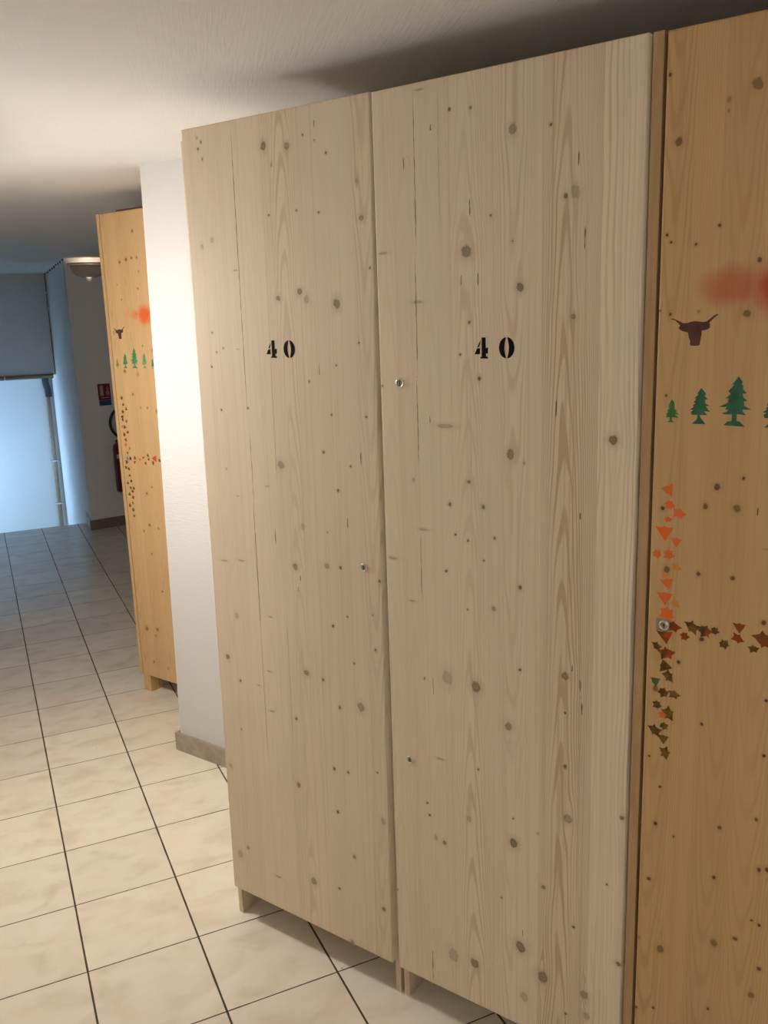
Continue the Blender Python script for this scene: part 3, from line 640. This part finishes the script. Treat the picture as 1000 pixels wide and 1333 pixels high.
def carcass(parent, W, H, D, t0, z0, mat, side_to_floor):
    """open box behind the door: local x along the row, +y towards the back"""
    th = 0.0155
    for x in (0.0, W-th):
        bm = bmesh.new(); bm_box(bm, x, x+th, 0.0, D, 0.0 if side_to_floor else z0, H, bevel=0.0008)
        bm_obj('side_panel', bm, mat, parent)
    bm = bmesh.new(); bm_box(bm, th, W-th, D-0.01, D, z0, H); bm_obj('back_panel', bm, mat, parent)
    bm = bmesh.new(); bm_box(bm, th, W-th, 0.002, D-0.01, H-th, H); bm_obj('top_panel', bm, mat, parent)
    bm = bmesh.new(); bm_box(bm, th, W-th, 0.002, D-0.01, z0, z0+th); bm_obj('bottom_panel', bm, mat, parent)

DT = 0.021
def pale_wardrobe(label, t0, W, name='wardrobe'):
    w = thing(name, label, 'wardrobe', TD(t0, 0.0), RZ, 'pale pine wardrobes numbered 40')
    carcass(w, W, 2.125, 0.575, t0, 0.105, P_PALE, True)
    return w

B_L = [(0.0,0.128,1.0,0.10,0.15,0.5,'flat'),(0.128,0.1650,1.01,0.06,0.05,0.5,'flat'),(0.1650,0.2495,1.01,0.10,0.05,0.4,'flat'),
       (0.2495,0.366,1.0,0.36,0.08,0.5,'flat'),(0.366,0.430,0.97,0.24,0.05,0.6,'q'),(0.430,0.508,0.97,0.22,0.0,0.5,'q'),(0.508,0.57,0.96,0.42,0.1,0.4,'flat')]
C_L = [(0.1642,1.70,0.37,0.75),(0.1685,1.24,0.10,0.55),(0.1665,0.98,0.19,0.8),(0.166,0.65,0.22,0.35),(0.2500,1.36,0.16,0.35),(0.3665,0.55,0.3,0.2),(0.2585,0.70,0.2,0.25)]
B_R = [(0.0,0.0456,1.0,0.14,0.05,0.5,'flat'),(0.0456,0.0985,0.99,0.10,0.15,0.5,'flat'),(0.0985,0.1540,0.98,0.08,0.0,0.5,'flat'),
       (0.1540,0.265,1.0,0.36,0.0,0.55,'flat'),(0.265,0.379,1.0,0.36,0.05,0.48,'flat'),(0.379,0.4945,0.99,1.0,0.38,0.42,'flat'),(0.4945,0.58,1.04,0.40,0.0,2.2,'q')]
C_R = [(0.1003,1.88,0.16,0.8),(0.0968,1.60,0.13,0.7),(0.0940,1.38,0.10,0.8),(0.0938,1.06,0.08,0.6),(0.1575,1.90,0.14,0.25)]
B_Y = [(0.0,0.052,1.0,0.45,0.0,0.4,'flat'),(0.052,0.096,1.03,0.30,0.0,0.5,'q'),(0.096,0.165,0.97,0.3,0.1,0.5,'flat'),(0.165,0.24,1.0,0.3,0.0,0.4,'flat'),
       (0.24,0.32,1.03,0.3,0.0,0.5,'q'),(0.32,0.40,0.97,0.4,0.1,0.5,'flat'),(0.40,0.48,1.0,0.3,0.0,0.5,'flat'),(0.48,0.58,1.02,0.3,0.0,0.4,'q')]

# left pale wardrobe; its door has dropped a little on the hinges
wl = pale_wardrobe('pale pine wardrobe numbered 40 beside the white wall, its door sagging slightly', 0.0, 0.578)
dl = door_mesh('door', 0.5578, 2.043, DT, KNOTS_L, C_L, B_L, W_PALE, wl, seedno=3)
dl.location = (0.0105-0.0, -0.001, 0.1010); dl.rotation_euler = (0, 0.0085, 0)
YF = -DT
for ch, x0, x1 in (('4',0.2385,0.2712),('0',0.2930,0.3277)):
    o = decal('digit_stencil', digit(ch, x0, x1, 1.5098, 1.5502), M_BLACK, dl, YF); o['label'] = 'black stencilled digit ' + ch
cam_lock(dl, 0.5072, 1.0349, YF, 0.0085)
# right pale wardrobe
wr = pale_wardrobe('pale pine wardrobe numbered 40 between the other pale one and the amber wardrobe', 0.5885, 0.5745)
dr = door_mesh('door', 0.5695, 2.043, DT, KNOTS_R, C_R, B_R, W_PALE, wr, seedno=8)
dr.location = (0.5925-0.5885-0.0018, -0.001, 0.0945); dr.rotation_euler = (0, 0.0, 0)
for ch, x0, x1 in (('4',0.2340,0.2640),('0',0.2885,0.3222)):
    o = decal('digit_stencil', digit(ch, x0, x1, 1.5125, 1.5535), M_BLACK, dr, YF); o['label'] = 'black stencilled digit ' + ch
cam_lock(dr, 0.0515, 1.4605, YF, 0.0092); cam_lock(dr, 0.0500, 0.586, YF, 0.0085)

# ---- stencilled yellow wardrobes
LEAF = {
 'ivy': [(0.0,-1.0),(0.10,-0.62),(0.42,-0.52),(0.98,-0.30),(0.66,0.02),(0.60,0.30),(0.80,0.62),(0.38,0.66),(0.12,0.82),(-0.04,1.0),(-0.20,0.76),(-0.50,0.72),(-0.82,0.58),(-0.60,0.22),(-0.64,-0.02),(-0.95,-0.36),(-0.40,-0.50),(-0.10,-0.62)],
 'tri': [(0.0,-1.0),(0.30,-0.50),(0.62,-0.10),(1.0,0.55),(0.60,0.56),(0.30,0.62),(0.05,0.78),(-0.25,0.62),(-0.60,0.66),(-1.0,0.78),(-0.68,0.12),(-0.36,-0.42)],
 'dart':[(1.0,-0.08),(0.62,0.10),(0.40,0.30),(0.12,0.48),(0.02,0.78),(-0.22,0.52),(-0.60,0.56),(-0.98,0.66),(-0.74,0.18),(-0.80,-0.22),(-0.96,-0.56),(-0.45,-0.48),(-0.05,-0.50),(0.22,-0.80),(0.36,-0.42),(0.62,-0.26)],
}
def leaf_poly(kind, x, z, s, a):
    c, sn = math.cos(a), math.sin(a)
    return [[(x+s*(px*c-pz*sn), z+s*(px*sn+pz*c)) for px, pz in LEAF[kind]]]
O_, A_, V_, R_, X_, N_ = M_LORANGE, M_LAMBER, M_LOLIVE, M_LRUST, M_LMIX, M_LGREEN
LY_STYLE = [(O_,'tri',2.6),(O_,'ivy',0.3),(O_,'dart',0.0),(O_,'dart',0.3),(O_,'tri',0.1),(O_,'tri',0.0),(O_,'ivy',1.3),(O_,'ivy',0.2),(A_,'dart',-0.1),(A_,'ivy',0.4),
  (O_,'tri',0.3),(O_,'tri',0.1),(A_,'dart',-0.6),(O_,'ivy',0.0),(R_,'dart',0.1),(X_,'tri',0.2),(R_,'ivy',0.4),(V_,'dart',2.7),(X_,'ivy',0.6),(V_,'ivy',0.2),
  (V_,'dart',2.6),(X_,'dart',0.4),(V_,'tri',1.5),(V_,'dart',-0.8),(N_,'tri',2.2),(V_,'ivy',0.7),(V_,'dart',0.1),(V_,'ivy',0.2),(O_,'ivy',0.5),(V_,'dart',-0.9),
  (V_,'dart',2.8),(V_,'ivy',0.9),(V_,'tri',0.1),(V_,'dart',-1.2),(V_,'ivy',1.4),(R_,'tri',0.1),(R_,'dart',-0.3),(V_,'dart',0.4),(R_,'dart',3.0)]

def yellow_wardrobe(label, t0, d0, W, wood, panel, zb, zt, Wd, stile, knots, seedno, step, group):
    w = thing('wardrobe', label, 'wardrobe', TD(t0, d0), RZ, group)
    D = 0.56
    # box sits behind the plane of stiles and door
    th = 0.02
    for x in (0.0, W-th):
        bm = bmesh.new(); bm_box(bm, x, x+(0.012 if x == 0 else th), DT, D, zb, zt, bevel=0.0008); bm_obj('side_panel', bm, panel, w)
        bm = bmesh.new(); bm_box(bm, x, x+stile if x == 0 else x+th, 0.0, DT-0.0005, zb, zt, bevel=0.001); bm_obj('stile', bm, panel, w)
    bm = bmesh.new(); bm_box(bm, th, W-th, D-0.01, D, zb, zt); bm_obj('back_panel', bm, panel, w)
    bm = bmesh.new(); bm_box(bm, th, W-th, DT+0.002, D-0.01, zt-th, zt-0.001); bm_obj('top_panel', bm, panel, w)
    bm = bmesh.new(); bm_box(bm, th, W-th, DT+0.002, D-0.01, zb+0.001, zb+th); bm_obj('bottom_panel', bm, panel, w)
    for x in (0.018, W-0.065):
        for y in (0.004, D-0.075):
            bm = bmesh.new(); bm_box(bm, x, x+0.047, y, y+0.07, 0.0, zb-0.0005, bevel=0.002); bm_obj('leg', bm, panel, w)
    d = door_mesh('door', Wd, zt-zb-0.002, DT, knots, [], [b for b in B_Y if b[0] < Wd-0.02], wood, w, step=step, seedno=seedno)
    return w, d

wy, dy = yellow_wardrobe('dark amber pine wardrobe with stencilled bull, firs and leaves, cut by right edge', 1.1675, 0.022, 0.61, W_AMBER, P_AMBER, 0.09, 2.136, 0.56, 0.0185, KNOTS_Y, 5, 0.0025, 'stencilled pine wardrobes')
dy.location = (1.1915-1.1675, DT, 0.09)
wf, df = yellow_wardrobe('honey pine wardrobe with stencils standing beyond the white wall corner', -1.5445, -0.910, 0.60, W_HONEY, P_HONEY, 0.083, 2.158, 0.555, 0.0195, KNOTS_F, 6, 0.004, 'stencilled pine wardrobes')
df.location = (0.022, DT, 0.084)

def stencils(door, off, fir_mats, dz=0.0):
    def sh(pts, dx=0.0, dz2=0.0): return [(x+off+dx, z+dz+dz2) for x, z in pts]
    o = decal('bull_head_stencil', [sh(OUT_BULL)], M_BULL, door, YF); o['label'] = 'dark red stencilled bull head'
    return sh
# amber door: right of the pale wardrobes
sh = stencils(dy, 0.0, None)
for pts, m in ((OUT_T1, M_TREEB), (OUT_T2, M_TREE), (OUT_T3, M_TREE)):
    decal('fir_tree_stencil', [pts], m, dy, YF)
cx2 = sum(p[0] for p in OUT_T2)/len(OUT_T2)
decal('fir_tree_stencil', [[(x-cx2+0.1965, z-0.001) for x, z in OUT_T2]], M_TREE, dy, YF)
decal('fir_tree_stencil', [[(x+0.222, z) for x, z in OUT_T1]], M_TREEB, dy, YF)
for (x, z, s), (m, k, a) in zip(LEAF_Y, LY_STYLE):
    decal('leaf_stencil', leaf_poly(k, x, z, s*1.12, a), m, dy, YF)
st = [(0.0885,1.0370),(0.0930,1.0385),(0.0975,1.0372),(0.1010,1.0345)]
decal('leaf_stalk_stencil', [st + [(x, z-0.0012) for x, z in st[::-1]]], M_LOLIVE, dy, YF)
cam_lock(dy, 0.0308, 1.0284, YF, 0.0085, True, True)
# honey door, far
FO = -0.022
bx = sum(p[0] for p in OUT_BULL)/len(OUT_BULL); bz = sum(p[1] for p in OUT_BULL)/len(OUT_BULL)
o = decal('bull_head_stencil', [[((x-bx)*0.99+0.084+FO, (z-bz)+1.586) for x, z in OUT_BULL]], M_BULL, df, YF); o['label'] = 'dark red stencilled bull head'
for pts, m, fx in ((OUT_T1, M_TREEP, 0.051), (OUT_T2, M_TREEF, 0.1045), (OUT_T3, M_TREEF, 0.1655), (OUT_T2, M_TREEL, 0.230), (OUT_T1, M_TREEF, 0.283)):
    cx = 0.5*(min(p[0] for p in pts)+max(p[0] for p in pts)); z0 = min(p[1] for p in pts)
    decal('fir_tree_stencil', [[((x-cx)+fx+FO, z-z0+1.4305) for x, z in pts]], m, df, YF)
kinds = ['ivy','dart','tri']
for i, (x, z) in enumerate(LEAF_F):
    m = M_LRED if i == 23 else (M_LMIX if 7 <= i <= 14 or 16 <= i <= 22 and i % 2 else M_LOLIVE)
    if i in (7, 12, 13, 18): m = M_LORANGE
    decal('leaf_stencil', leaf_poly(kinds[i % 3], x+FO, z, 0.0165 if i == 23 else random.uniform(0.0075, 0.011), random.uniform(0, 6.2)), m, df, YF)
cam_lock(df, 0.0592+FO, 1.0333, YF, 0.0085, True)

# dark red board lying on top of the far wardrobe
bm = bmesh.new(); bm_box(bm, 0.0, 0.42, 0.0, 0.30, 0.0, 0.008, bevel=0.001)
o = bm_obj('board', bm, plain('dark_red_board', (0.10,0.025,0.03), 0.6))
tag(o, 'thin dark red board lying on top of the honey pine wardrobe', 'board')
o.location = TD(-1.5445+0.115, -0.910-0.335, 2.1585); o.rotation_euler = (0,0,RZ)
o.location = TD(-1.5445+0.115, -0.925, 2.1585)

# ---------------------------------------------------------------- things on the far wall
NWN = Vector((NWD.y, -NWD.x, 0))          # out of the wall, towards the passage
NRZ = math.atan2(NWD.y, NWD.x)
def onwall(s, out=0.0, z=0.0):
    v = NWA + NWD*s + NWN*out
    return (v.x, v.y, z)
# sign
M_SRED = plain('sign_red', (0.22,0.010,0.018), 0.4); M_SWHITE = plain('sign_white', (0.42,0.40,0.39), 0.4); M_SBLUE = plain('sign_blue', (0.03,0.07,0.20), 0.4)
sg = thing('sign', 'small red and blue fire extinguisher sign on the grey wall', 'sign', onwall(0.221, 0.0, 1.045), NRZ)
# sits at wall distance 0.16..0.265 along the wall
bm = bmesh.new(); bm_box(bm, -0.052, 0.052, -0.003, 0.0, 0.045, 0.182, bevel=0.0008); bm_obj('red_panel', bm, M_SRED, sg)
bm = bmesh.new(); bm_box(bm, -0.050, 0.052, -0.003, 0.0, 0.0, 0.043, bevel=0.0008); bm_obj('blue_strip', bm, M_SBLUE, sg)
bm = bmesh.new(); bm_box(bm, -0.036, -0.008, -0.0036, -0.003, 0.083, 0.160); bm_box(bm, -0.029, -0.014, -0.0036, -0.003, 0.160, 0.170)
bm_box(bm, -0.034,0.040,-0.0036,-0.003,0.063,0.068)
bm_obj('extinguisher_pictogram', bm, M_SWHITE, sg)
pl = [(0.014,0.085),(0.040,0.085),(0.045,0.105),(0.036,0.125),(0.044,0.150),(0.030,0.138),(0.030,0.170),(0.020,0.145),(0.024,0.125),(0.012,0.115)]
decal('flame_pictogram', [pl], plain('sign_flame', (0.40,0.17,0.15), 0.4), sg, -0.003, 0.0006)
# extinguisher
ex = thing('fire_extinguisher', 'red fire extinguisher with black hose hung on the grey wall', 'fire extinguisher', onwall(0.293, 0.095, 0.315), NRZ)
M_XRED = plain('extinguisher_red', (0.13,0.008,0.012), 0.32, coat=0.3)
M_XBLK = plain('extinguisher_black', (0.012,0.012,0.013), 0.45)
M_XLAB = plain('extinguisher_label', (0.55,0.53,0.52), 0.5)
bm = bmesh.new(); bm_lathe(bm, [(0,0.0),(0.066,0.0),(0.073,0.006),(0.074,0.02),(0.073,0.03),(0.077,0.034),(0.077,0.36),(0.072,0.395),(0.05,0.42),(0.026,0.43),(0.024,0.445),(0,0.445)], 40)
bm_obj('cylinder', bm, M_XRED, ex)
bm = bmesh.new(); bm_lathe(bm, [(0,0.44),(0.03,0.44),(0.03,0.475),(0.018,0.485),(0.016,0.505),(0,0.505)], 20)
bm_box(bm, -0.05, 0.075, -0.014, 0.014, 0.478, 0.492, 0, 0.003)
bm_obj('valve_head', bm, M_XBLK, ex)
bm = bmesh.new(); bm_tube(bm, bez([(0.02,0,0.506),(0.07,0,0.52),(0.13,-0.005,0.515)],5), 0.008); bm_obj('carrying_handle', bm, M_XBLK, ex)
bm = bmesh.new(); bm_tube(bm, bez([(-0.035,-0.02,0.475),(-0.075,-0.02,0.53),(-0.085,-0.02,0.60),(-0.055,-0.02,0.67),(0.0,-0.02,0.705),(0.07,-0.02,0.69),(0.115,-0.025,0.60),(0.12,-0.03,0.45),(0.112,-0.03,0.30)],8), 0.0115); bm_obj('hose', bm, M_XBLK, ex)
bm = bmesh.new(); bm_tube(bm, [(0.112,-0.03,0.30),(0.112,-0.03,0.18)], [0.012,0.017]); bm_obj('nozzle', bm, M_XBLK, ex)
def curved_patch(bm, r, a0, a1, z0, z1, n=10):
    for k in range(n):
        p = [a0+(a1-a0)*k/n, a0+(a1-a0)*(k+1)/n]
        vs = [bm.verts.new((r*math.cos(a), r*math.sin(a), z)) for a, z in ((p[0],z0),(p[1],z0),(p[1],z1),(p[0],z1))]
        bm.faces.new(vs)
bm = bmesh.new(); curved_patch(bm, 0.0776, math.radians(212), math.radians(232), 0.29, 0.325)
bm_obj('label', bm, M_XLAB, ex); bm = bmesh.new()
curved_patch(bm, 0.0776, math.radians(252), math.radians(278), 0.345, 0.372)
bm_obj('label', bm, M_XLAB, ex)
bm = bmesh.new(); bm_tube(bm, bez([(0.0776*math.cos(math.radians(a)), 0.0776*math.sin(math.radians(a)), z) for a, z in ((248,0.34),(240,0.28),(240,0.22),(248,0.165),(262,0.14))],6), 0.0022, 6)
bm_obj('label_ring', bm, M_XLAB, ex)
bm = bmesh.new(); bm_box(bm, -0.02, 0.02, 0.077, 0.0955, 0.37, 0.43, 0, 0.002); bm_obj('wall_bracket', bm, M_XBLK, ex)
# half bowl wall lights
ml, ntl, bsl = new_mat('milky_bowl_glass'); gl = G(ntl)
gl.put(bsl.inputs['Base Color'], gl.ramp(gl.noise(gl.obj(), 12, 2), [(0.3,(0.62,0.53,0.45)),(0.7,(0.67,0.58,0.50))]))
bsl.inputs['Roughness'].default_value = 0.16; bsl.inputs['Coat Weight'].default_value = 0.8; bsl.inputs['Coat Roughness'].default_value = 0.05
def emit_mat(name, c, s):
    m = bpy.data.materials.new(name); m.use_nodes = True; nt = m.node_tree; nt.nodes.clear()
    out = nt.nodes.new('ShaderNodeOutputMaterial'); e = nt.nodes.new('ShaderNodeEmission')
    e.inputs[0].default_value = tuple(c)+(1,); e.inputs[1].default_value = s
    nt.links.new(e.outputs[0], out.inputs[0]); return m
M_PLATE = plain('wall_light_plate', (0.42,0.36,0.31), 0.4)
def half_bowl(label, loc, rz, mat, inner=None):
    lf = thing('wall_light', label, 'wall light', loc, rz, 'half bowl wall lights')
    bm = bmesh.new()
    prof = [(0.02,0.0),(0.060,0.002),(0.095,0.012),(0.122,0.032),(0.139,0.062),(0.145,0.098),(0.141,0.098),(0.135,0.063),(0.118,0.036),(0.092,0.017),(0.058,0.008),(0.02,0.006)]
    seg = 28; rings = []
    def P(r, k, h): return (r*math.cos(math.pi+math.pi*k/seg), r*math.sin(math.pi+math.pi*k/seg)*0.85-0.0006, h)
    for r, h in prof:
        rings.append([bm.verts.new(P(r, k, h)) for k in range(seg+1)])
    for i, (a, b) in enumerate(zip(rings, rings[1:]+rings[:1])):
        for k in range(seg):
            f = bm.faces.new((a[k], a[k+1], b[k+1], b[k])); f.smooth = True
            f.material_index = 1 if i >= 5 and inner else 0
    bm_obj('bowl', bm, [mat, inner] if inner else mat, lf)
    bm = bmesh.new()
    q = [P(0.166, k, 0) for k in range(seg+1)] + [P(0.137, k, 0) for k in range(seg, -1, -1)]
    bm_prism(bm, [(x,y,0.0995) for x,y,_ in q], [(x,y,0.112) for x,y,_ in q])
    bm_obj('rim', bm, M_PLATE, lf)  # rim shaped wider than the bowl to shield the ceiling from upward light
    bm = bmesh.new(); bm_box(bm, -0.05, 0.05, -0.010, 0.0, 0.03, 0.095, bevel=0.002); bm_obj('back_plate', bm, M_PLATE, lf)
    bm = bmesh.new(); bm_lathe(bm, [(0,0.0),(0.014,0.0),(0.014,0.03),(0.024,0.045),(0.027,0.062),(0.02,0.078),(0,0.085)], 20, 'z', (0.0,-0.06,0.018))
    bm_obj('bulb', bm, emit_mat('bulb_glow', (1.0,0.84,0.66), BULB), lf)
    return lf
half_bowl('half bowl wall light high on the grey wall near the fire extinguisher sign', onwall(0.19, 0.0, 2.088), NRZ, ml)
opal = emit_mat('lit_opal_bowl', LAMP_COL, LAMP1[1]); opin = emit_mat('lit_opal_bowl_inside', LAMP_COL, LAMP1[1]*0.03)
half_bowl('lit half bowl wall light on the left wall opposite the white wall corner', (LX, LAMP1[0], 1.735), math.pi/2, opal, opin)
if FILL_LAMP: half_bowl('added fill lamp in half bowl form on the left wall behind the viewpoint', (LX, FILL_LAMP[0], 1.80), math.pi/2, emit_mat('fill_bowl_glow', LAMP_COL, FILL_LAMP[1]))  # fill lamp added behind the camera to lift the doors, built as a bowl

# daylight outside the stair window
ld = bpy.data.lights.new('daylight', 'AREA'); ld.shape = 'RECTANGLE'; ld.size = 0.9; ld.size_y = 2.1
ld.energy = DAY; ld.color = (0.40,0.66,1.0)
lo = bpy.data.objects.new('daylight', ld); COL.objects.link(lo)
lo.location = (LX-0.45, 0.5*(WY0+WY1), 0.5*(WZ0+WZ1)); lo.rotation_euler = (0, -math.pi/2, 0)

w = bpy.data.worlds.new('World'); SC.world = w; w.use_nodes = True
w.node_tree.nodes['Background'].inputs[0].default_value = (0.55,0.7,0.9,1); w.node_tree.nodes['Background'].inputs[1].default_value = 0.3

# ---------------------------------------------------------------- camera
f, pitch, roll, yaw = 1145.474, 0.217272, -0.032776, -0.429061
Cw = Vector((-0.09198, -2.21306, 1.69233))
cy, sy = math.cos(yaw), math.sin(yaw); cp, sp = math.cos(pitch), math.sin(pitch); cr, sr = math.cos(roll), math.sin(roll)
Rz = Matrix(((cy,sy,0),(-sy,cy,0),(0,0,1))); Bm = Matrix(((1,0,0),(0,0,-1),(0,1,0)))
Rx = Matrix(((1,0,0),(0,cp,-sp),(0,sp,cp))); Rr = Matrix(((cr,-sr,0),(sr,cr,0),(0,0,1)))
R = Rr @ Rx @ Bm @ Rz
cam = bpy.data.cameras.new('Camera'); co = bpy.data.objects.new('Camera', cam); COL.objects.link(co)
M = Matrix((R[0], -R[1], -R[2])).transposed().to_4x4(); M.translation = Cw
co.matrix_world = M
cam.sensor_fit = 'HORIZONTAL'; cam.sensor_width = 36.0; cam.lens = f*36.0/1000.0
cam.clip_start = 0.02; cam.clip_end = 60
SC.camera = co
vs = SC.view_settings
vs.view_transform = 'Standard'; vs.look = 'None'; vs.exposure = EXPOSURE; vs.gamma = 1.0; vs.use_curve_mapping = False
